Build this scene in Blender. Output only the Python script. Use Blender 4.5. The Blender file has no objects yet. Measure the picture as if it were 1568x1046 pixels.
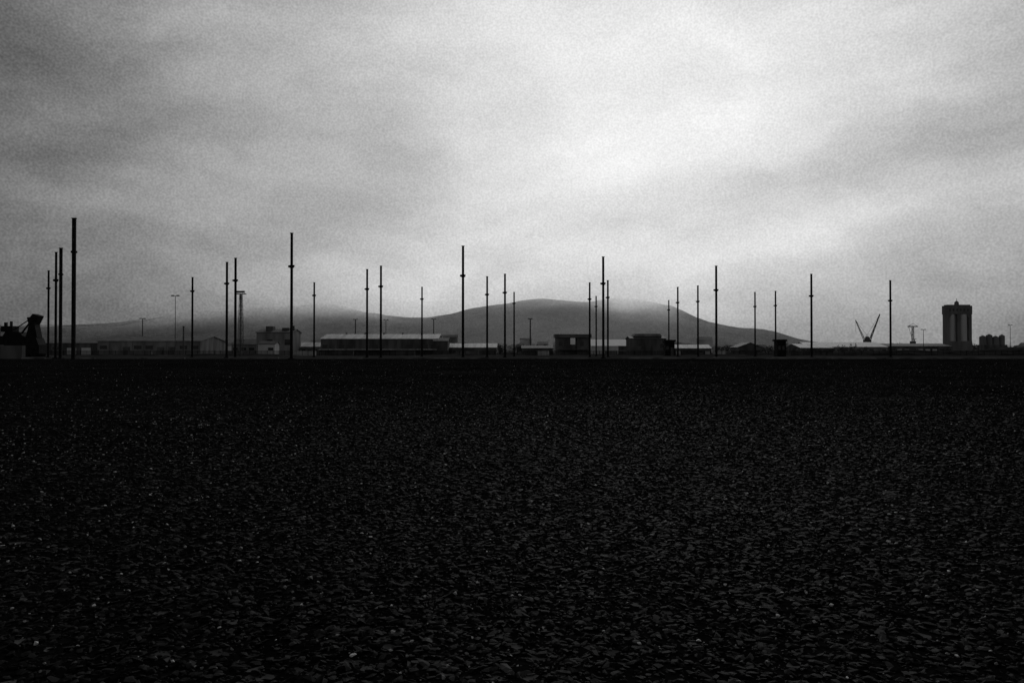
import bpy, bmesh, math, random
import numpy as np
from mathutils import Vector, Matrix
R = random.Random(7)
NR = np.random.default_rng(11)
scene = bpy.context.scene
scene.view_settings.view_transform = 'Standard'
scene.view_settings.look = 'None'
scene.view_settings.exposure = 0

# ------------------------------------------------------------------ materials
def mat(name, lo, hi=None, scale=1.0, rough=0.9, spec=0.1, stretch=(1, 1, 1), bump=0.0, detail=6):
    m = bpy.data.materials.new(name); m.use_nodes = True
    nt = m.node_tree; b = nt.nodes['Principled BSDF']
    b.inputs['Roughness'].default_value = rough
    b.inputs['Specular IOR Level'].default_value = spec
    hi = lo if hi is None else hi
    tc = nt.nodes.new('ShaderNodeTexCoord'); mp = nt.nodes.new('ShaderNodeMapping')
    mp.inputs['Scale'].default_value = stretch
    nz = nt.nodes.new('ShaderNodeTexNoise'); nz.inputs['Scale'].default_value = scale
    nz.inputs['Detail'].default_value = detail
    cr = nt.nodes.new('ShaderNodeValToRGB')
    cr.color_ramp.elements[0].position = 0.35; cr.color_ramp.elements[1].position = 0.65
    cr.color_ramp.elements[0].color = (lo, lo, lo, 1); cr.color_ramp.elements[1].color = (hi, hi, hi, 1)
    nt.links.new(tc.outputs['Object'], mp.inputs['Vector']); nt.links.new(mp.outputs[0], nz.inputs['Vector'])
    nt.links.new(nz.outputs['Fac'], cr.inputs[0]); nt.links.new(cr.outputs[0], b.inputs['Base Color'])
    if bump:
        bp = nt.nodes.new('ShaderNodeBump'); bp.inputs['Strength'].default_value = bump
        nt.links.new(nz.outputs['Fac'], bp.inputs['Height']); nt.links.new(bp.outputs[0], b.inputs['Normal'])
    return m

M_mast = mat('rusted_steel', 0.008, 0.02, 0.8, 0.8, 0.1)
M_dark = mat('dark_cladding', 0.06, 0.15, 0.3, 0.9, 0.1, (1, 1, 0.3))  # base tones raised to paint distance haze into the cladding
M_wall = mat('weathered_wall', 0.15, 0.3, 0.25, 0.9, 0.1, (1, 1, 0.25))  # wall tones likewise lifted to imitate haze
M_pale = mat('pale_render', 0.55, 0.75, 0.3, 0.9, 0.1, (1, 1, 0.3))
M_roof = mat('sheet_roof', 0.45, 0.8, 0.15, 0.6, 0.3, (3, 0.3, 1))
M_roofd = mat('slate_roof', 0.08, 0.17, 0.3, 0.7, 0.2)
M_white = mat('white_sheet', 0.78, 0.85, 0.2, 0.6, 0.3)
M_win = mat('window_glass', 0.02, 0.03, 0.3, 0.2, 0.5)
M_conc = mat('concrete', 0.07, 0.24, 0.35, 0.9, 0.1)
M_silo = mat('silo_concrete', 0.5, 0.65, 0.06, 0.9, 0.05, (3, 3, 0.5))
M_silod = mat('silo_dark', 0.14, 0.22, 0.08, 0.9, 0.05, (3, 3, 0.5))
M_crane = mat('crane_steel', 0.08, 0.14, 0.3, 0.8, 0.1)
M_tree = mat('tree_foliage', 0.05, 0.12, 0.2, 1.0, 0.0)
M_berm = mat('earth_berm_soil', 0.03, 0.08, 0.15, 1.0, 0.0, (1, 1, 3))
M_town = mat('town_walls', 0.15, 0.75, 0.03, 1.0, 0.0)

# ------------------------------------------------------------------ mesh builder
class MB:
    def __init__(s): s.v = []; s.f = []
    def box(s, x0, x1, y0, y1, z0, z1):
        n = len(s.v)
        s.v += [(x0,y0,z0),(x1,y0,z0),(x1,y1,z0),(x0,y1,z0),(x0,y0,z1),(x1,y0,z1),(x1,y1,z1),(x0,y1,z1)]
        s.f += [tuple(n+i for i in q) for q in ((0,3,2,1),(4,5,6,7),(0,1,5,4),(1,2,6,5),(2,3,7,6),(3,0,4,7))]
        return s
    def prism(s, prof, y0, y1):
        n = len(s.v); k = len(prof)
        s.v += [(x, y0, z) for x, z in prof] + [(x, y1, z) for x, z in prof]
        s.f.append(tuple(range(n, n+k))); s.f.append(tuple(range(n+2*k-1, n+k-1, -1)))
        for i in range(k):
            j = (i+1) % k; s.f.append((n+i, n+k+i, n+k+j, n+j))
        return s
    def prismx(s, prof, x0, x1):
        n = len(s.v); k = len(prof)
        s.v += [(x0, y, z) for y, z in prof] + [(x1, y, z) for y, z in prof]
        s.f.append(tuple(range(n+k-1, n-1, -1))); s.f.append(tuple(range(n+k, n+2*k)))
        for i in range(k):
            j = (i+1) % k; s.f.append((n+i, n+j, n+k+j, n+k+i))
        return s
    def tube(s, a, b, r0, r1=None, seg=8):
        r1 = r0 if r1 is None else r1
        a = Vector(a); b = Vector(b); d = (b-a).normalized()
        u = d.orthogonal().normalized(); w = d.cross(u); n = len(s.v)
        for p, r in ((a, r0), (b, r1)):
            for i in range(seg):
                t = 2*math.pi*(i+0.5)/seg; s.v.append(tuple(p + u*math.cos(t)*r + w*math.sin(t)*r))
        for i in range(seg):
            j = (i+1) % seg; s.f.append((n+i, n+j, n+seg+j, n+seg+i))
        s.f.append(tuple(range(n+seg-1, n-1, -1))); s.f.append(tuple(range(n+seg, n+2*seg)))
        return s
    def lattice(s, a, b, w0, w1, n, r):
        a = Vector(a); b = Vector(b); d = (b-a).normalized()
        u = d.cross(Vector((0, 1, 0)))
        u.normalize(); v = d.cross(u)
        prev = None
        for i in range(n+1):
            t = i/n; c = a.lerp(b, t); w = (w0+(w1-w0)*t)/2
            cur = [c+u*w+v*w, c-u*w+v*w, c-u*w-v*w, c+u*w-v*w]
            for k in range(4): s.tube(cur[k], cur[(k+1) % 4], r*0.7, seg=4)
            if prev:
                for k in range(4):
                    s.tube(prev[k], cur[k], r, seg=4)
                    s.tube(prev[k], cur[(k+1+(i % 2)*2) % 4], r*0.7, seg=4)
            prev = cur
        return s
    def obj(s, name, m, parent=None, loc=(0, 0, 0), smooth=False):
        me = bpy.data.meshes.new(name); me.from_pydata([tuple(p) for p in s.v], [], s.f); me.update()
        if smooth:
            for p in me.polygons: p.use_smooth = True
        me.materials.append(m)
        o = bpy.data.objects.new(name, me); scene.collection.objects.link(o); o.location = loc
        if parent: o.parent = parent
        return o
def empty(name, loc):
    e = bpy.data.objects.new(name, None); scene.collection.objects.link(e); e.location = loc
    e.empty_display_size = 1; return e

# ------------------------------------------------------------------ ground
KY = [-300, 143, 146, 284, 400, 500, 9000]; KZ = [0, 0, -0.3, -0.96, -1.35, -1.5, -1.5]
def gz(x, y):
    base = np.interp(y, KY, KZ)
    w = np.clip((30-np.asarray(y, float))/25, 0, 1)
    return base + w*0.008*(np.sin(x*0.31+y*0.17)+np.sin(x*0.73-y*0.29+1.3)+0.6*np.sin(x*0.9+1.0)*np.sin(y*0.7))
xs = sorted(set([-9000, -5000, -2500, -1200, -600, -400] + list(np.linspace(-250, 250, 101)) + list(np.linspace(-24, 24, 97)) + [400, 600, 1200, 2500, 5000, 9000]))
ys = sorted(set([-300, -100, -40] + list(np.linspace(-10, 50, 121)) + list(np.linspace(52, 142, 46)) + [143, 143.6, 144.5, 146, 160, 200, 284, 340, 400, 500, 800, 1500, 3000, 5000, 9000]))
X, Y = np.meshgrid(xs, ys); Z = gz(X, Y)
nx, ny = len(xs), len(ys)
verts = np.stack([X.ravel(), Y.ravel(), Z.ravel()], 1)
faces = [(j*nx+i, j*nx+i+1, (j+1)*nx+i+1, (j+1)*nx+i) for j in range(ny-1) for i in range(nx-1)]
me = bpy.data.meshes.new('ground'); me.from_pydata(verts.tolist(), [], faces); me.update()

def nodes_of(name):
    m = bpy.data.materials.new(name); m.use_nodes = True
    return m, m.node_tree, m.node_tree.nodes['Principled BSDF']
def noise(nt, vec, scale, detail=4):
    n = nt.nodes.new('ShaderNodeTexNoise'); n.inputs['Scale'].default_value = scale; n.inputs['Detail'].default_value = detail
    nt.links.new(vec, n.inputs['Vector']); return n
def ramp(nt, src, stops, const=False):
    r = nt.nodes.new('ShaderNodeValToRGB'); e = r.color_ramp.elements
    if const: r.color_ramp.interpolation = 'CONSTANT'
    while len(e) < len(stops): e.new(0.5)
    for k, (p, c) in zip(e, stops): k.position = p; k.color = (c, c, c, 1)
    nt.links.new(src, r.inputs[0]); return r.outputs[0]
def mth(nt, op, a, c=None, clamp=False):
    m = nt.nodes.new('ShaderNodeMath'); m.operation = op; m.use_clamp = clamp
    for i, q in enumerate((a, c)):
        if q is None: continue
        if isinstance(q, (int, float)): m.inputs[i].default_value = q
        else: nt.links.new(q, m.inputs[i])
    return m.outputs[0]

M_grav, nt, b = nodes_of('dark_gravel_ground')
b.inputs['Roughness'].default_value = 1; b.inputs['Specular IOR Level'].default_value = 0.0
tc = nt.nodes.new('ShaderNodeTexCoord')
vor = nt.nodes.new('ShaderNodeTexVoronoi'); vor.inputs['Scale'].default_value = 14; nt.links.new(tc.outputs['Object'], vor.inputs['Vector'])
sep = nt.nodes.new('ShaderNodeSeparateColor'); nt.links.new(vor.outputs['Color'], sep.inputs[0])
cell = ramp(nt, sep.outputs[0], [(0, 0.006), (0.6, 0.009), (0.94, 0.013), (0.985, 0.14)])
big = ramp(nt, noise(nt, tc.outputs['Object'], 0.12, 5).outputs['Fac'], [(0.3, 0.5), (0.7, 1.3)])
nt.links.new(mth(nt, 'MULTIPLY', cell, big), b.inputs['Base Color'])
bp = nt.nodes.new('ShaderNodeBump'); bp.inputs['Strength'].default_value = 0.5; bp.inputs['Distance'].default_value = 0.03
nt.links.new(vor.outputs['Distance'], bp.inputs['Height']); nt.links.new(bp.outputs[0], b.inputs['Normal'])
M_yard = mat('yard_ground', 0.02, 0.09, 0.05, 1.0, 0.0, (1, 3, 1))
me.materials.append(M_grav); me.materials.append(M_yard)
for p in me.polygons:
    p.use_smooth = True
    if p.center.y > 144: p.material_index = 1
ground = bpy.data.objects.new('ground', me); scene.collection.objects.link(ground)

# ------------------------------------------------------------------ gravel: instanced angular stones
def stone_mat(name, stops, spec):
    m, nt, b = nodes_of(name)
    b.inputs['Roughness'].default_value = 0.65; b.inputs['Specular IOR Level'].default_value = spec
    oi = nt.nodes.new('ShaderNodeObjectInfo'); tint = ramp(nt, oi.outputs['Random'], stops)
    tc = nt.nodes.new('ShaderNodeTexCoord'); geo = nt.nodes.new('ShaderNodeNewGeometry')
    big = ramp(nt, noise(nt, tc.outputs['Object'], 2.5, 4).outputs['Fac'], [(0.3, 0.6), (0.7, 1.3)])
    patch = ramp(nt, noise(nt, geo.outputs['Position'], 0.4, 5).outputs['Fac'], [(0.3, 0.5), (0.7, 1.4)])
    nt.links.new(mth(nt, 'MULTIPLY', mth(nt, 'MULTIPLY', tint, big), patch), b.inputs['Base Color'])
    return m
M_stone = stone_mat('gravel_stone', [(0, 0.004), (0.6, 0.0075), (0.92, 0.013), (0.95, 0.028), (1.0, 0.07)], 0.035)
M_glint = stone_mat('glint_chip', [(0, 0.15), (0.6, 0.45), (1.0, 0.85)], 0.4)  # bright base colour stands in for glints scattered over the gravel
def stone_set(cname, m, count, fzr):
    col = bpy.data.collections.new(cname)
    for k in range(count):
        bm = bmesh.new()
        fx, fy, fz = R.uniform(0.8, 1.25), R.uniform(0.5, 0.85), R.uniform(*fzr)
        for i in range(12):
            v = Vector((R.gauss(0, 1), R.gauss(0, 1), R.gauss(0, 1))).normalized()*R.uniform(0.75, 1.0)
            bm.verts.new((v.x*fx, v.y*fy, v.z*fz))
        h = bmesh.ops.convex_hull(bm, input=bm.verts)
        bmesh.ops.delete(bm, geom=list({v for v in h['geom_interior'] if isinstance(v, bmesh.types.BMVert)}), context='VERTS')
        sm = bpy.data.meshes.new('stone'); bm.to_mesh(sm); bm.free(); sm.materials.append(m)
        col.objects.link(bpy.data.objects.new('stone', sm))
    return col
stones = stone_set('gravel_stones', M_stone, 14, (0.14, 0.36))
glints = stone_set('gravel_glints', M_glint, 6, (0.35, 0.7))
# density falls smoothly with distance from the standing point
RMAX, HALF = 120.0, 0.82
edges = np.concatenate([np.linspace(1.8, 30, 58), np.geomspace(30.5, RMAX, 40)])
P = []; S = []; C = []
for r0, r1 in zip(edges[:-1], edges[1:]):
    rm = (r0+r1)/2
    dens = 1550*math.exp(-((rm/10.0)**1.3)) + 50*math.exp(-rm/20) + 1.2
    n = int(dens*HALF*(r1*r1-r0*r0))
    r = np.sqrt(NR.uniform(r0*r0, r1*r1, n)); t = NR.uniform(-HALF, HALF, n)
    x = r*np.sin(t); y = r*np.cos(t)
    far = 1+min(rm, 60)/60
    s = (0.010 + 0.038*NR.uniform(0, 1, n)**2.7)*far
    c = NR.uniform(0, 1, n) < (0.016 if rm < 12 else 0.035)
    s = np.where(c, (0.007+0.015*NR.uniform(0, 1, n)**2)*far**1.5, s)
    P.append(np.stack([x, y, gz(x, y)+np.where(c, 0.014, s*0.12)], 1)); S.append(s); C.append(c)
P = np.concatenate(P); S = np.concatenate(S); C = np.concatenate(C); n = len(P)
gm = bpy.data.meshes.new('gravel'); gm.vertices.add(n); gm.vertices.foreach_set('co', P.astype(np.float32).ravel())
a = gm.attributes.new('sc', 'FLOAT', 'POINT'); a.data.foreach_set('value', S.astype(np.float32))
a = gm.attributes.new('chip', 'BOOLEAN', 'POINT'); a.data.foreach_set('value', C)
rot = np.stack([NR.normal(0, 0.2, n), NR.normal(0, 0.2, n), NR.uniform(0, 6.283, n)], 1)
a = gm.attributes.new('rt', 'FLOAT_VECTOR', 'POINT'); a.data.foreach_set('vector', rot.astype(np.float32).ravel())
gm.update()
gravel = bpy.data.objects.new('gravel', gm); scene.collection.objects.link(gravel)
ng = bpy.data.node_groups.new('scatter_gravel', 'GeometryNodeTree')
ng.interface.new_socket('Geometry', in_out='INPUT', socket_type='NodeSocketGeometry')
ng.interface.new_socket('Geometry', in_out='OUTPUT', socket_type='NodeSocketGeometry')
N = ng.nodes.new; GL = ng.links.new
gi = N('NodeGroupInput'); go = N('NodeGroupOutput'); jg = N('GeometryNodeJoinGeometry')
rs = N('GeometryNodeInputNamedAttribute'); rs.data_type = 'FLOAT'; rs.inputs['Name'].default_value = 'sc'
rv = N('GeometryNodeInputNamedAttribute'); rv.data_type = 'FLOAT_VECTOR'; rv.inputs['Name'].default_value = 'rt'
rc = N('GeometryNodeInputNamedAttribute'); rc.data_type = 'BOOLEAN'; rc.inputs['Name'].default_value = 'chip'
no = N('FunctionNodeBooleanMath'); no.operation = 'NOT'; GL(rc.outputs['Attribute'], no.inputs[0])
e2r = N('FunctionNodeEulerToRotation'); GL(rv.outputs['Attribute'], e2r.inputs[0])
for col, sel in ((stones, no.outputs[0]), (glints, rc.outputs['Attribute'])):
    iop = N('GeometryNodeInstanceOnPoints'); iop.inputs['Pick Instance'].default_value = True
    ci = N('GeometryNodeCollectionInfo'); ci.inputs['Collection'].default_value = col
    ci.inputs['Separate Children'].default_value = True; ci.inputs['Reset Children'].default_value = True
    GL(gi.outputs[0], iop.inputs['Points']); GL(ci.outputs[0], iop.inputs['Instance']); GL(sel, iop.inputs['Selection'])
    GL(rs.outputs['Attribute'], iop.inputs['Scale']); GL(e2r.outputs[0], iop.inputs['Rotation'])
    GL(iop.outputs[0], jg.inputs[0])
GL(jg.outputs[0], go.inputs[0])
gmod = gravel.modifiers.new('scatter', 'NODES'); gmod.node_group = ng

# ------------------------------------------------------------------ masts (regular slipway grid)
def mast(x, y, top=26.3, r=0.24, collars=(0.74,), twin=False):
    m = MB(); zb = float(np.interp(y, KY, KZ)) - 0.2; H = top - zb
    if twin:
        w = 0.2
        for sx in (-1, 1):
            m.box(sx*w-0.13, sx*w+0.13, -0.18, 0.18, 0, H)
        z = 0.5; k = 0
        while z < H:
            hgt = 2.0 if k % 3 else 3.6
            m.box(-w+0.13, w-0.13, -0.12, 0.12, z, min(z+hgt, H)); z += hgt+0.55; k += 1
        m.box(-w-0.28, w+0.28, -0.3, 0.3, H*0.76, H*0.76+0.4); m.box(-w-0.2, w+0.2, -0.25, 0.25, H, H+0.18)
    else:
        m.tube((0, 0, 0), (0, 0, H), r, r*0.88, 10)
        m.tube((0, 0, H), (0, 0, H+0.15), r*1.2, r*1.2, 10)
        for c in collars:
            m.tube((0, 0, H*c-0.3), (0, 0, H*c+0.3), r*1.5, r*1.5, 10)
            m.box(-r*2.3, -r*1.2, -0.15, 0.15, H*c-0.2, H*c+0.25)
            m.box(r*1.2, r*1.9, -0.12, 0.12, H*c-0.1, H*c+0.3)
    m.box(-0.6, 0.6, -0.6, 0.6, 0, 0.45)
    m.tube((0, 0, 0.45), (0, 0, 0.9), 0.42, 0.3, 10)
    m.obj('lighting_mast', M_mast, loc=(x, y, zb))
mast(-82.6, 150, twin=True); mast(-110.0, 194, twin=True); mast(-145, 249, r=0.32, collars=(0.8,))
mast(-112.6, 196.5, top=25.6, r=0.3)
for x, y in [(-46.8, 169), (-11.7, 190), (24.3, 212), (60.3, 235), (97.8, 260), (135, 284)]:
    mast(x, y, r=0.30 + (y-150)*0.0006)
for x, y in [(-74.7, 215), (-80.6, 225), (-38.7, 235), (-44.6, 245), (-2.3, 260), (-8.4, 269), (34.2, 284), (28.6, 293), (71.7, 307), (65.4, 314), (110.9, 335), (104.4, 342)]:
    mast(x, y, r=0.35, collars=(0.78,))
for x, y in [(-109.2, 272), (-72.8, 293), (-35.5, 314), (0.9, 342), (38.8, 367), (78.2, 397)]:
    mast(x, y, r=0.35, collars=(0.83,))

# slim lamp posts
def post(x, y, top, r=0.14, head='T', name='street_lamp'):
    m = MB(); H = top+1.6
    m.tube((0, 0, 0), (0, 0, H), r*1.3, r*0.8, 8); m.tube((0, 0, 0), (0, 0, 0.8), r*2, r*2, 8)
    if head == 'T':
        w = 1.2
        m.tube((-w, 0, H-0.1), (w, 0, H-0.1), r*0.6, seg=6)
        for s in (-1, 1): m.prism([(s*w-0.8, H-0.25), (s*w+0.8, H-0.25), (s*w+0.5, H+0.3), (s*w-0.5, H+0.3)], -0.4, 0.4)
    else:
        m.tube((0, 0, H), (0, 0, H+0.5), r*1.4, r*1.4, 8)
    m.obj(name, M_crane, loc=(x, y, -1.6))
post(-160.7, 380, 27.5, 0.15); post(-232, 500, 21.3, 0.3); post(-118, 600, 24.6, 0.45)
post(-95, 600, 24.2, 0.25); post(-59, 600, 24.9, 0.4); post(13.8, 600, 25.2, 0.55); post(438, 700, 23.4, 0.2)
post(-165, 400, 13.0, 0.4, head='P', name='mooring_post')
post(310, 600, 17, 0.2); post(455, 900, 14, 0.3)

# floodlight tower
m = MB(); m.lattice((0, 0, 0), (0, 0, 25.0), 2.0, 1.0, 16, 0.08); m.box(-0.2, 0.2, -0.2, 0.2, 0, 25)
m.box(-2.0, 2.0, -0.9, 0.9, 25.0, 25.3); m.box(-1.7, 1.7, -0.7, -0.4, 25.6, 26.4)
for i in range(5): m.tube((-1.8+i*0.9, -0.85, 25.3), (-1.8+i*0.9, -0.85, 26.3), 0.05, seg=4)
m.tube((-1.8, -0.85, 26.3), (1.8, -0.85, 26.3), 0.06, seg=4)
m.obj('floodlight_tower', M_crane, loc=(-109, 320, -1.1))

# ------------------------------------------------------------------ buildings
def building(name, x0, x1, y, depth, eave, ridge, walls=M_wall, roof=M_roof, kind='gable', bays=8, zb=-1.5, win=True, wz=(0.45, 0.7), overhang=0.5):
    e = empty(name, ((x0+x1)/2, y, zb)); w = (x1-x0)/2; E = eave-zb; T = ridge-zb
    m = MB().box(-w, w, 0, depth, 0, E)
    if kind == 'gable':
        m.prismx([(0, E), (depth, E), (depth/2, T-0.15)], -w, w)
    if kind == 'gablef':
        m.prism([(-w, E), (w, E), (0, T-0.15)], 0, depth)
    for i in range(bays+1):
        xx = -w + 2*w*i/bays; xx = min(max(xx, -w+0.2), w-0.2); m.box(xx-0.2, xx+0.2, -0.25, -0.002, 0, E)
    m.obj('walls', walls, e)
    r = MB(); t = 0.3; o = overhang
    if kind == 'gable':
        r.prismx([(-o, E-0.1), (depth/2, T), (depth+o, E-0.1), (depth+o, E+t-0.1), (depth/2, T+t), (-o, E+t-0.1)], -w-o, w+o)
    elif kind == 'gablef':
        r.prism([(-w-o, E-0.1), (0, T), (w+o, E-0.1), (w+o, E+t-0.1), (0, T+t), (-w-o, E+t-0.1)], -o, depth+o)
    else:
        r.box(-w-o, w+o, -o, depth+o, E+0.005, T)
    r.obj('roof', roof, e)
    if win:
        q = MB(); d = MB()
        for i in range(bays):
            a0 = -w+2*w*i/bays+2*w/bays*0.18; a1 = -w+2*w*(i+1)/bays-2*w/bays*0.18
            if R.random() < 0.25: d.box(a0, a1, -0.08, -0.003, 0.02, E*0.6)
            elif R.random() < 0.85: q.box(a0, a1, -0.06, -0.003, E*wz[0], E*wz[1])
        if q.v: q.obj('windows', M_win, e)
        if d.v: d.obj('doors', M_pale if R.random() < 0.4 else M_dark, e)
    return e

building('warehouse', -234, -176, 450, 40, 6.5, 9.3, M_wall, M_roofd, bays=9)
b2 = building('workshop_building', -145, -125, 452, 20, 11.5, 13.4, M_wall, M_roofd, bays=4)
MB().box(-6, -2, 4, 9, 13.0, 16.6).box(3, 7, 5, 9, 13.0, 15.8).tube((9.5, 6, 8), (9.5, 6, 17), 0.5).obj('roof_plant', M_dark, b2)
building('gatehouse', -137, -128, 430, 8, 4.8, 6.2, M_pale, M_roofd, bays=2)
building('low_shed', -128, -111, 470, 25, 3.4, 6.0, M_wall, M_roof, bays=5)
b3 = building('long_warehouse', -108, -42, 450, 34, 7.8, 10.6, M_dark, M_roof, bays=14, wz=(0.42, 0.66))
MB().box(-33, 33, -5, -0.3, 3.2, 3.5).obj('canopy', M_roof, b3)
q = MB()
for i in range(12): q.tube((-30+i*5.4, -4.7, 0), (-30+i*5.4, -4.7, 3.2), 0.12, seg=6)
for i in range(5): q.tube((-22+i*11, 17, 10.5), (-22+i*11, 17, 13.2), 0.45, seg=8)
q.obj('columns_and_vents', M_dark, b3)
building('low_shed', -39, -9, 455, 22, 2.9, 5.2, M_dark, M_roof, bays=7)
building('low_shed', -44, -36, 446, 14, 6.5, 8.3, M_dark, M_roofd, bays=2)
building('low_shed', 6, 24, 470, 16, 2.5, 4.0, M_dark, M_roofd, bays=4)
e = empty('canopy_building', (34.5, 450, -1.5))
MB().box(-9.5, -1.5, 0, 12, 0, 10.0).box(2.2, 9.5, 0, 12, 0, 10.0).box(-1.498, 2.198, 1, 12, 0, 6.2).obj('walls', M_dark, e)
MB().box(-10.4, 10.4, -1, 13, 10.05, 12.0).box(-8, 8, -3, 13, 3.2, 3.6).obj('roof', M_roofd, e)
MB().box(-8, -6, -0.08, -0.003, 5.5, 8).box(-5, -3, -0.08, -0.003, 5.5, 8).box(4, 6, -0.08, -0.003, 5.5, 8).obj('windows', M_win, e)
building('white_hall', 60, 92, 600, 30, 4.5, 9.4, M_pale, M_white, kind='gable', bays=3, win=False)
b4 = building('depot_building', 67, 87, 450, 18, 8.0, 9.2, M_dark, M_roofd, bays=5)
MB().prism([(-8, 10.71), (8.5, 10.71), (7.2, 12.3), (-6.8, 12.3)], 3, 15).obj('upper_storey', M_wall, b4)
building('control_cabin', 75.4, 80.0, 392, 5, 5.6, 6.6, M_mast, M_mast, kind='flat', bays=2, zb=-1.4)
building('control_cabin', 110.2, 113.8, 331, 4, 5.2, 6.0, M_mast, M_mast, kind='flat', bays=2, zb=-1.2)
building('gabled_shed', 128, 141, 450, 16, 3.0, 5.6, M_dark, M_roofd, kind='gablef', bays=3)
building('gabled_shed', 98, 120, 480, 16, 2.5, 4.6, M_dark, M_roof, bays=5)
building('quayside_shed', 262, 330, 700, 50, 4.2, 8.4, M_wall, M_white, bays=12)
building('quayside_shed', 232, 258, 640, 40, 3.2, 6.4, M_dark, M_roof, bays=6)
building('quayside_shed', 340, 420, 760, 40, 5, 7.6, M_dark, M_roofd, bays=12)
building('brick_shed', -176, -146, 500, 20, 5.0, 8.2, M_wall, M_roofd, bays=6)
building('quayside_shed', -330, -245, 520, 30, 6.0, 8.0, M_dark, M_roofd, bays=9)

# grain silo building
e = empty('grain_silo', (449.5, 800, -1.5)); m = MB()
m.tube((-6.2, 4, 0), (-6.2, 4, 39), 3.2, seg=20).tube((5.6, 4, 0), (5.6, 4, 39), 3.9, seg=20)
m.box(-11.4, 11.4, 4, 7, 0, 39)
m.obj('bins', M_silo, e)
MB().box(-13.2, 13.2, 0.2, 8, 39.01, 47.6).box(-11.6, 11.6, 0.9, 7.2, 47.61, 48.6).prism([(-10.8, 39.0), (-10.8, 34), (-7, 39.0)], 0.6, 3).prism([(10.8, 39.0), (7, 39.0), (10.8, 34)], 0.6, 3).obj('headhouse', M_silod, e)
MB().box(-1.6, 1.2, 0.3, 3.9, 0, 39).box(-12.8, -10.0, 0.4, 7.5, 0, 39).box(10.0, 12.8, 0.4, 7.5, 0, 39).box(-12.9, 12.9, 0.1, 0.39, 0, 12).obj('pilasters', M_silod, e)
q = MB()
for i in range(6): q.box(-10+i*3.6, -8.4+i*3.6, 0.12, 0.197, 42, 44.4)
q.obj('windows', M_win, e)
MB().tube((-0.5, 4, 48.6), (-0.5, 4, 51.2), 2.2, 2.0, 12).tube((-0.5, 4, 51.2), (-0.5, 4, 52.6), 2.0, 0.5, 12).tube((-0.5, 4, 52.6), (-0.5, 4, 55), 0.2, seg=6).obj('roof_cupola', M_silod, e)
# small storage tanks
e = empty('storage_tank_group', (543, 900, -1.5)); m = MB()
for i, (r, h) in enumerate([(3.6, 18), (3.3, 19.5), (3.6, 17.5), (3.0, 19)]):
    x = -11+i*7.2; m.tube((x, 0, 0), (x, 0, h), r, seg=18); m.tube((x, 0, h), (x, 0, h+1.6), r, 0.5, seg=18)
m.obj('tanks', M_silod, e); MB().box(-14, 14, -4.6, 5, 0, 9).obj('base_building', M_dark, e)

# level-luffing harbour cranes
def crane(x, y, tips, s=1.0, zb=-1.5):
    e = empty('harbor_crane', (x, y, zb)); m = MB()
    for sx in (-5, 5):
        for sy in (-5, 5): m.tube((sx*s, sy*s, 0), (sx*0.7*s, sy*0.7*s, 9*s), 0.7*s, seg=6)
    m.box(-5*s, 5*s, -5*s, 5*s, 9*s, 10.4*s); m.obj('portal', M_crane, e)
    MB().box(-4*s, 4*s, -3*s, 3*s, 10.41*s, 15.5*s).prism([(-3*s, 15.5*s), (3*s, 15.5*s), (1.2*s, 20*s), (-1.2*s, 20*s)], -2*s, 2*s).obj('cab', M_crane, e)
    for tx, tz in tips:
        sg = 1 if tx > 0 else -1
        j = MB(); j.lattice((sg*2*s, 0, 12*s), (tx, 0, tz), 2.0*s, 0.6*s, 12, (0.26 if tx > 0 else 0.16)*s)
        j.tube((-sg*2.5, 0, 18*s), (tx, 0, tz), 0.14*s, seg=4)
        j.tube((tx, 0, tz), (tx, 0, tz-14*s), 0.1*s, seg=4)
        j.obj('jib', M_crane, e)
crane(446, 1000, [(-14.5, 40.5), (16, 48)])
# second, smaller quay crane: lattice mast with short horizontal arms and stays
m = MB(); m.lattice((0, 0, 0), (0, 0, 29), 2.4, 1.6, 10, 0.22); m.lattice((-5.5, 0, 29.6), (5.5, 0, 29.6), 1.2, 1.2, 8, 0.16)
m.tube((-5, 0, 30), (0.5, 0, 33), 0.2); m.tube((5, 0, 30), (0.5, 0, 33), 0.2); m.tube((-4.6, 0, 29), (-0.5, 0, 15), 0.2)
m.box(-2.5, 2.5, -2, 2, 10, 13); m.tube((-4, 0, 0), (-1, 0, 10), 0.4); m.tube((4, 0, 0), (1, 0, 10), 0.4)
m.obj('quay_crane', M_crane, loc=(453, 900, -1.5))

# material-handling machine on the far left
e = empty('material_handler', (-186, 300, -1.0))
MB().box(-10, 9, -2, 4, 1.2, 4.6).prism([(-9, 4.61), (8.5, 4.61), (7.5, 7.2), (3, 7.6), (1, 9.4), (-4, 9.4), (-5, 7.8), (-9, 8.0)], -1.5, 3.5).obj('hull', M_mast, e)
MB().box(-6, -1.6, -1, 3, 9.41, 11.6).box(-5.4, -4.6, 0, 1, 11.6, 13).box(-8, -7.4, 0, 1, 8, 12).box(-3.2, -2.7, 0, 1, 11.6, 13.4).obj('cab', M_mast, e)
MB().prism([(3.2, 7.4), (7.6, 7.2), (6.6, 12.2), (8.2, 15.4), (5.8, 16.2), (4.8, 15.0), (3.6, 14.8), (4.4, 12.0)], -0.8, 2.6).tube((1, 0, 8.5), (4.4, 0, 13), 0.35).tube((-2, 0, 10), (5, 0, 14.6), 0.2).obj('discharge_chute', M_mast, e)
q = MB()
for i in range(6): q.tube((-8+i*3, -2.4, 1.1), (-8+i*3, 4.4, 1.1), 1.1, seg=14)
q.obj('wheels', M_mast, e)
m = MB()
for i in range(9): m.box(-124+i*2.3, -121.75+i*2.3, 168+0.05*(i % 2), 169.2, -0.5, 2.55+0.1*(i % 3 == 0))
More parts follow.
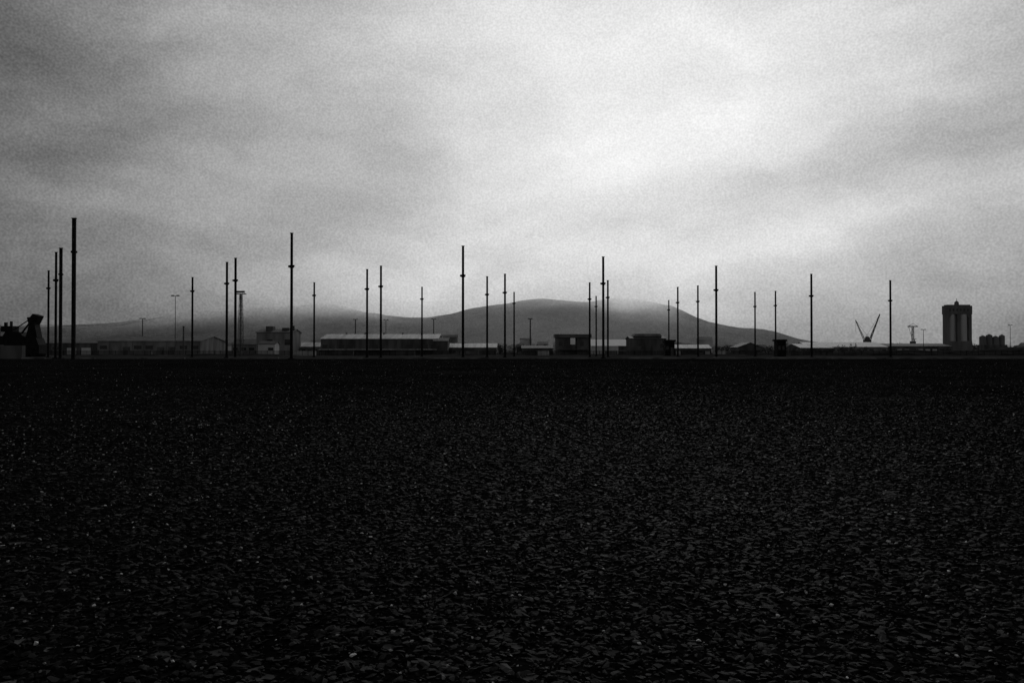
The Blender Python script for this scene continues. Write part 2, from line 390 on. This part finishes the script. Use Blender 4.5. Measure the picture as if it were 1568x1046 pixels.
m.obj('concrete_block_wall', M_dark)

# ------------------------------------------------------------------ kerbs, fence, yard clutter
m = MB(); x = -118
while x < 190:
    L_ = R.uniform(2, 9)
    yb = 151 + (x+80)*0.02 if x < 60 else 153.8 + (x-60)*0.9
    if R.random() < 0.74: m.box(x, x+L_-0.05, yb, yb+0.5, -1.2, (1.6 - 11.2/1220*yb) + R.uniform(-0.1, 0.06))
    x += L_
m.obj('concrete_kerb', M_conc)
m = MB(); x = -300
while x < 330:
    m.box(x-0.08, x+0.08, 409.92, 410.08, -1.5, 1.3); x += 3
for z in (-0.6, 0.4, 1.1): m.box(-300, 330, 409.95, 410.0, z, z+0.12)
for k in range(1400): xx = -300+k*0.45; m.box(xx, xx+0.12, 409.85, 409.9, -1.4, 1.25)
m.obj('palisade_fence', M_mast)
for x, y, lv, mm in [(-152, 425, 1, M_wall), (-118, 428, 1, M_pale), (-96, 420, 1, M_dark), (-30, 426, 1, M_wall), (14, 430, 1, M_pale), (50, 424, 1, M_wall),
                     (58, 432, 2, M_dark), (108, 426, 1, M_pale), (152, 432, 1, M_dark), (170, 470, 1, M_pale), (-205, 425, 1, M_wall), (-64, 424, 1, M_dark)]:
    m = MB(); ln = R.choice([6.1, 12.2])
    for l in range(lv):
        z = l*2.65; m.box(0, ln, 0, 2.4, z+0.1, z+2.6)
        k = 0.1
        while k < ln-0.2: m.box(k, k+0.15, -0.05, -0.002, z+0.2, z+2.5); k += 0.3
        for cx in (0, ln-0.2): m.box(cx-0.02, cx+0.22, -0.09, 2.45, z, z+0.099); m.box(cx-0.02, cx+0.22, -0.09, -0.052, z+0.1, z+2.62)
    m.obj('shipping_container', mm, loc=(x, y, -1.42))

# ------------------------------------------------------------------ earth berms
def berm(name, x0, x1, y, w, h, seed, zb=-1.5):
    rr = random.Random(seed); nxx, nyy = 60, 10; v = []; f = []
    ph = [rr.uniform(0, 6) for _ in range(4)]
    for j in range(nyy+1):
        for i in range(nxx+1):
            t = i/nxx; s = j/nyy
            hh = h*(0.65+0.2*math.sin(t*7+ph[0])+0.15*math.sin(t*17+ph[1])+0.06*math.sin(t*43+ph[2]))*min(1, 6*t, 6*(1-t))*math.sin(s*math.pi)**0.8
            v.append((x0+(x1-x0)*t, y+(s-0.5)*w, zb-0.1+hh+rr.uniform(-0.06, 0.06)))
    for j in range(nyy):
        for i in range(nxx):
            a = j*(nxx+1)+i; f.append((a, a+1, a+nxx+2, a+nxx+1))
    q = MB(); q.v = v; q.f = f; q.obj(name, M_berm, smooth=True)
berm('earth_berm', 150, 330, 420, 24, 3.4, 3)
berm('earth_berm', 215, 420, 520, 26, 5.2, 5)
berm('earth_berm', -60, 140, 400, 12, 1.3, 8)
berm('earth_berm', -260, -90, 400, 12, 1.5, 9)
berm('earth_berm', 330, 560, 620, 30, 6.5, 12)

# ------------------------------------------------------------------ distant trees (mass) and town (mass)
def treemass(name, x0, x1, y0, y1, h0, h1, n, seed):
    rg = np.random.default_rng(seed)
    q = MB()
    for t in range(n):
        cx = rg.uniform(x0, x1); cy = rg.uniform(y0, y1); h = rg.uniform(h0, h1); rad = h*rg.uniform(0.35, 0.55)
        q.tube((cx, cy, -1.5), (cx, cy, -1.5+h*0.6), h*0.03, h*0.015, 5)
        blobs = [(cx+rg.normal(0, rad*0.5), cy+rg.normal(0, rad*0.5), -1.5+h*rg.uniform(0.35, 0.9), rad*rg.uniform(0.3, 0.55)) for _ in range(7)]
        for bx, by, bz, br in blobs:
            for _ in range(26):
                d = rg.normal(0, 1, 3); d /= np.linalg.norm(d); c = np.array([bx, by, bz])+d*br*rg.uniform(0.6, 1.1)
                s = h*0.05; k = len(q.v)
                for _ in range(3): q.v.append(tuple(c+rg.normal(0, s, 3)))
                q.f.append((k, k+1, k+2))
    q.obj(name, M_tree)
treemass('distant_tree_line', -420, -240, 560, 640, 5, 10, 45, 1)
treemass('distant_tree_line', -20, 70, 560, 640, 4, 8, 34, 2)
treemass('distant_tree_line', 90, 260, 560, 700, 4, 8, 50, 3)
treemass('distant_tree_line', 330, 640, 900, 1000, 6, 11, 60, 4)

rg = np.random.default_rng(5); q = MB(); qr = MB()
for i in range(420):
    y = rg.uniform(800, 1900); x = rg.uniform(-0.75, 0.78)*y; w = rg.uniform(5, 22); d = rg.uniform(6, 14)
    h = rg.uniform(5, 10) if rg.random() < 0.93 else rg.uniform(12, 20)
    if x > 0.3*y: h *= 0.7
    q.box(x-w/2, x+w/2, y, y+d, -1.5, -1.5+h)
    qr.prismx([(y-0.4, -1.5+h+0.01), (y+d+0.4, -1.5+h+0.01), (y+d/2, -1.5+h+d*0.3)], x-w/2-0.3, x+w/2+0.3)
e = empty('distant_town', (0, 0, 0)); q.obj('house_walls', M_town, e); qr.obj('house_roofs', mat('town_roofs', 0.12, 0.6, 0.02, 0.9, 0.1), e)

# ------------------------------------------------------------------ hills, haze and crest cloud imitated by transparency
M_hill, nt, b = nodes_of('hillside_moor')
b.inputs['Roughness'].default_value = 1; b.inputs['Specular IOR Level'].default_value = 0
geo = nt.nodes.new('ShaderNodeNewGeometry')
mpn = nt.nodes.new('ShaderNodeMapping'); mpn.inputs['Scale'].default_value = (1, 0.5, 2.5); nt.links.new(geo.outputs['Position'], mpn.inputs['Vector'])
n1 = noise(nt, mpn.outputs[0], 0.008, 8); n2 = noise(nt, mpn.outputs[0], 0.04, 5)
c = mth(nt, 'ADD', mth(nt, 'MULTIPLY', n1.outputs['Fac'], 0.55), mth(nt, 'MULTIPLY', n2.outputs['Fac'], 0.45))
nt.links.new(ramp(nt, c, [(0.4, 0.05), (0.6, 0.24)]), b.inputs['Base Color'])  # moor tones lightened to stand in for aerial haze
sp = nt.nodes.new('ShaderNodeSeparateXYZ'); nt.links.new(geo.outputs['Position'], sp.inputs[0])
n3 = noise(nt, geo.outputs['Position'], 0.0026, 5)
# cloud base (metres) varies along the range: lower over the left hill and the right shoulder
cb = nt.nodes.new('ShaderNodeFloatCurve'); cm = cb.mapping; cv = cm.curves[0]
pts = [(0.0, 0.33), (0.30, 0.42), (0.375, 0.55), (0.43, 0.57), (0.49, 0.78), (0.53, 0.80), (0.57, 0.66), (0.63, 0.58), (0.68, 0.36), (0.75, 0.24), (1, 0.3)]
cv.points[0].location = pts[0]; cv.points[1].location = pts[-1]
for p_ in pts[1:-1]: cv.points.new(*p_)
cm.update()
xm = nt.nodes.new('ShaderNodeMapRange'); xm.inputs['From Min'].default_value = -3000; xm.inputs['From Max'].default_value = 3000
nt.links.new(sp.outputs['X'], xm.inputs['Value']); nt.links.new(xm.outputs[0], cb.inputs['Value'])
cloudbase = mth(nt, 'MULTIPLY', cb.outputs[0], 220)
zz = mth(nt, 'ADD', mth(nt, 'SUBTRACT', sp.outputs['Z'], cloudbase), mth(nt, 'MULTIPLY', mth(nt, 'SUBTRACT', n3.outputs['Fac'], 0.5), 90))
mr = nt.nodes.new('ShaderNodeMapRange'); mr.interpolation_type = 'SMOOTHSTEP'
mr.inputs['From Min'].default_value = -32; mr.inputs['From Max'].default_value = 58; mr.inputs['To Min'].default_value = 0.40; mr.inputs['To Max'].default_value = 0.97  # minimum transparency imitates haze, the upper end crest cloud
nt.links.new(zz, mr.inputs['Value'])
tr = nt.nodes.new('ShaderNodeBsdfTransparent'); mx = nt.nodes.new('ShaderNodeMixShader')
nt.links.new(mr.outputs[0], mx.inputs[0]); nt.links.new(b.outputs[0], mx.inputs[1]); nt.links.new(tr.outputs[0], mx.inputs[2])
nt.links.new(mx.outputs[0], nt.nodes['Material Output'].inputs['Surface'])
hx = [-3200, -2600, -1780, -1580, -1390, -1190, -1040, -945, -845, -750, -650, -550, -450, -330, -230, -110, 15, 110, 190, 285, 405, 530, 605, 680, 780, 900, 1020, 1120, 1270, 1500, 3000]
hz = [60, 80, 88, 100, 120, 140, 153, 163, 175, 173, 163, 143, 128, 128, 143, 158, 183, 193, 196, 191, 196, 183, 163, 128, 106, 84, 59, 35, 12, 0, 0]
hm = MB(); nxh, nyh = 260, 34; rg = np.random.default_rng(3)
for j in range(nyh+1):
    s = j/nyh
    for i in range(nxh+1):
        x = -3200+6200*i/nxh; y = 2300+s*1400
        prof = math.sin(min(1, s/0.5)*math.pi/2)**1.3 if s < 0.5 else math.cos((s-0.5)*math.pi)**0.7 if s < 1 else 0
        zc = float(np.interp(x*3000/y, hx, hz))
        z = -2+zc*prof*(y/3000)+ (6*math.sin(x*0.011+y*0.007)+4*math.sin(x*0.023-y*0.013)+rg.uniform(-1.2, 1.2))*prof*min(1, zc/60)
        hm.v.append((x, y, z))
for j in range(nyh):
    for i in range(nxh):
        a = j*(nxh+1)+i; hm.f.append((a, a+1, a+nxh+2, a+nxh+1))
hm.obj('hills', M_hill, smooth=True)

# ------------------------------------------------------------------ sky
SUN_EL, SUN_AZ = math.radians(30), math.radians(12)
w = bpy.data.worlds.new('World'); scene.world = w; w.use_nodes = True; nt = w.node_tree
bg = nt.nodes['Background']; bg.inputs['Strength'].default_value = 0.1
sky = nt.nodes.new('ShaderNodeTexSky'); sky.sky_type = 'NISHITA'; sky.sun_disc = False
sky.sun_elevation = SUN_EL; sky.sun_rotation = SUN_AZ
bw = nt.nodes.new('ShaderNodeRGBToBW'); nt.links.new(sky.outputs[0], bw.inputs[0])
tc = nt.nodes.new('ShaderNodeTexCoord'); D = tc.outputs['Generated']
M = lambda op, a, c=None, cl=False: mth(nt, op, a, c, cl)
nw = noise(nt, D, 3.0, 5)
va = nt.nodes.new('ShaderNodeVectorMath'); va.operation = 'SUBTRACT'; nt.links.new(nw.outputs['Color'], va.inputs[0]); va.inputs[1].default_value = (0.5, 0.5, 0.5)
vs = nt.nodes.new('ShaderNodeVectorMath'); vs.operation = 'SCALE'; nt.links.new(va.outputs[0], vs.inputs[0]); vs.inputs['Scale'].default_value = 0.13
vd = nt.nodes.new('ShaderNodeVectorMath'); vd.operation = 'ADD'; nt.links.new(D, vd.inputs[0]); nt.links.new(vs.outputs[0], vd.inputs[1])
sx = nt.nodes.new('ShaderNodeSeparateXYZ'); nt.links.new(vd.outputs[0], sx.inputs[0])
s0 = nt.nodes.new('ShaderNodeSeparateXYZ'); nt.links.new(D, s0.inputs[0])
az = M('ARCTAN2', sx.outputs['X'], sx.outputs['Y']); el = M('ARCSINE', sx.outputs['Z']); el0 = M('ARCSINE', s0.outputs['Z'])
def gauss(a0, e0, sa, se, rot, amp):
    ca, sn = math.cos(rot), math.sin(rot)
    da = M('SUBTRACT', az, a0); de = M('SUBTRACT', el, e0)
    p = M('DIVIDE', M('ADD', M('MULTIPLY', da, ca), M('MULTIPLY', de, sn)), sa)
    q = M('DIVIDE', M('SUBTRACT', M('MULTIPLY', de, ca), M('MULTIPLY', da, sn)), se)
    r2 = M('ADD', M('MULTIPLY', p, p), M('MULTIPLY', q, q))
    return M('MULTIPLY', M('EXPONENT', M('MULTIPLY', r2, -0.5)), amp)
val = None
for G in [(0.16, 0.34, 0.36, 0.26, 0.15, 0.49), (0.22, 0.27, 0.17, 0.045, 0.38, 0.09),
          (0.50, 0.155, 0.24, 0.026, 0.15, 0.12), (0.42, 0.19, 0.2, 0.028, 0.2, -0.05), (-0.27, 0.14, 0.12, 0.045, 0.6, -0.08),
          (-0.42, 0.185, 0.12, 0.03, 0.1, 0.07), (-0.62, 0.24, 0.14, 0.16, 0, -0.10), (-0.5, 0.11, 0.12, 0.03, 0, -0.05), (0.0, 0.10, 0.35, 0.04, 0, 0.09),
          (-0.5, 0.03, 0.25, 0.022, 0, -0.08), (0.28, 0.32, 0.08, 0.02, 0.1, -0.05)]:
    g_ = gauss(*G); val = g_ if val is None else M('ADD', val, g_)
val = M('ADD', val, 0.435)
mp = nt.nodes.new('ShaderNodeMapping'); mp.inputs['Rotation'].default_value = (0, math.radians(-14), 0); mp.inputs['Scale'].default_value = (1, 1, 2.6)
nt.links.new(vd.outputs[0], mp.inputs['Vector'])
for sc, amp, det in ((2.6, 0.20, 6), (8, 0.24, 6)):
    val = M('ADD', val, M('MULTIPLY', M('SUBTRACT', noise(nt, mp.outputs[0], sc, det).outputs['Fac'], 0.5), amp))
# thick cloud saturates softly instead of clipping
over = M('MAXIMUM', M('SUBTRACT', val, 0.84), 0.0)
val = M('SUBTRACT', val, M('MULTIPLY', over, 0.35))
val = M('ADD', val, M('MULTIPLY', M('SUBTRACT', noise(nt, D, 430, 0).outputs['Fac'], 0.5), 0.12))
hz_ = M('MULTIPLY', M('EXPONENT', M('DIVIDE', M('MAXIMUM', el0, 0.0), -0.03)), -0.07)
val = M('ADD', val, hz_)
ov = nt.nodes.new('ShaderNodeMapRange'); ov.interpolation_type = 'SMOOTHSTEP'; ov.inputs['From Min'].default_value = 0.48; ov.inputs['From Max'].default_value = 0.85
ov.inputs['To Min'].default_value = 0; ov.inputs['To Max'].default_value = -0.36; nt.links.new(el0, ov.inputs['Value'])  # unseen sky overhead darkened to keep light on the ground low
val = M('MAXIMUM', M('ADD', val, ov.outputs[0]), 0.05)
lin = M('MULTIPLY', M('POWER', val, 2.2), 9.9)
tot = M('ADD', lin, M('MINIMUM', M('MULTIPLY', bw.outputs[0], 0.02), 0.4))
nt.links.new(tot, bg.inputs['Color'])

sun = bpy.data.lights.new('sun', 'SUN'); sun.energy = 0.5; sun.angle = math.radians(30); sun.color = (1, 1, 1)
so = bpy.data.objects.new('sun', sun); scene.collection.objects.link(so)
d = Vector((math.sin(SUN_AZ)*math.cos(SUN_EL), math.cos(SUN_AZ)*math.cos(SUN_EL), math.sin(SUN_EL)))
so.rotation_euler = (-d).to_track_quat('-Z', 'Y').to_euler(); so.location = (0, 0, 50)

# ------------------------------------------------------------------ camera
cam = bpy.data.cameras.new('camera'); cam.lens = 28; cam.sensor_width = 36; cam.clip_end = 20000; cam.clip_start = 0.05
co = bpy.data.objects.new('camera', cam); scene.collection.objects.link(co)
co.location = (0, 0, 1.6); co.rotation_euler = (math.radians(90.61), 0, 0); scene.camera = co
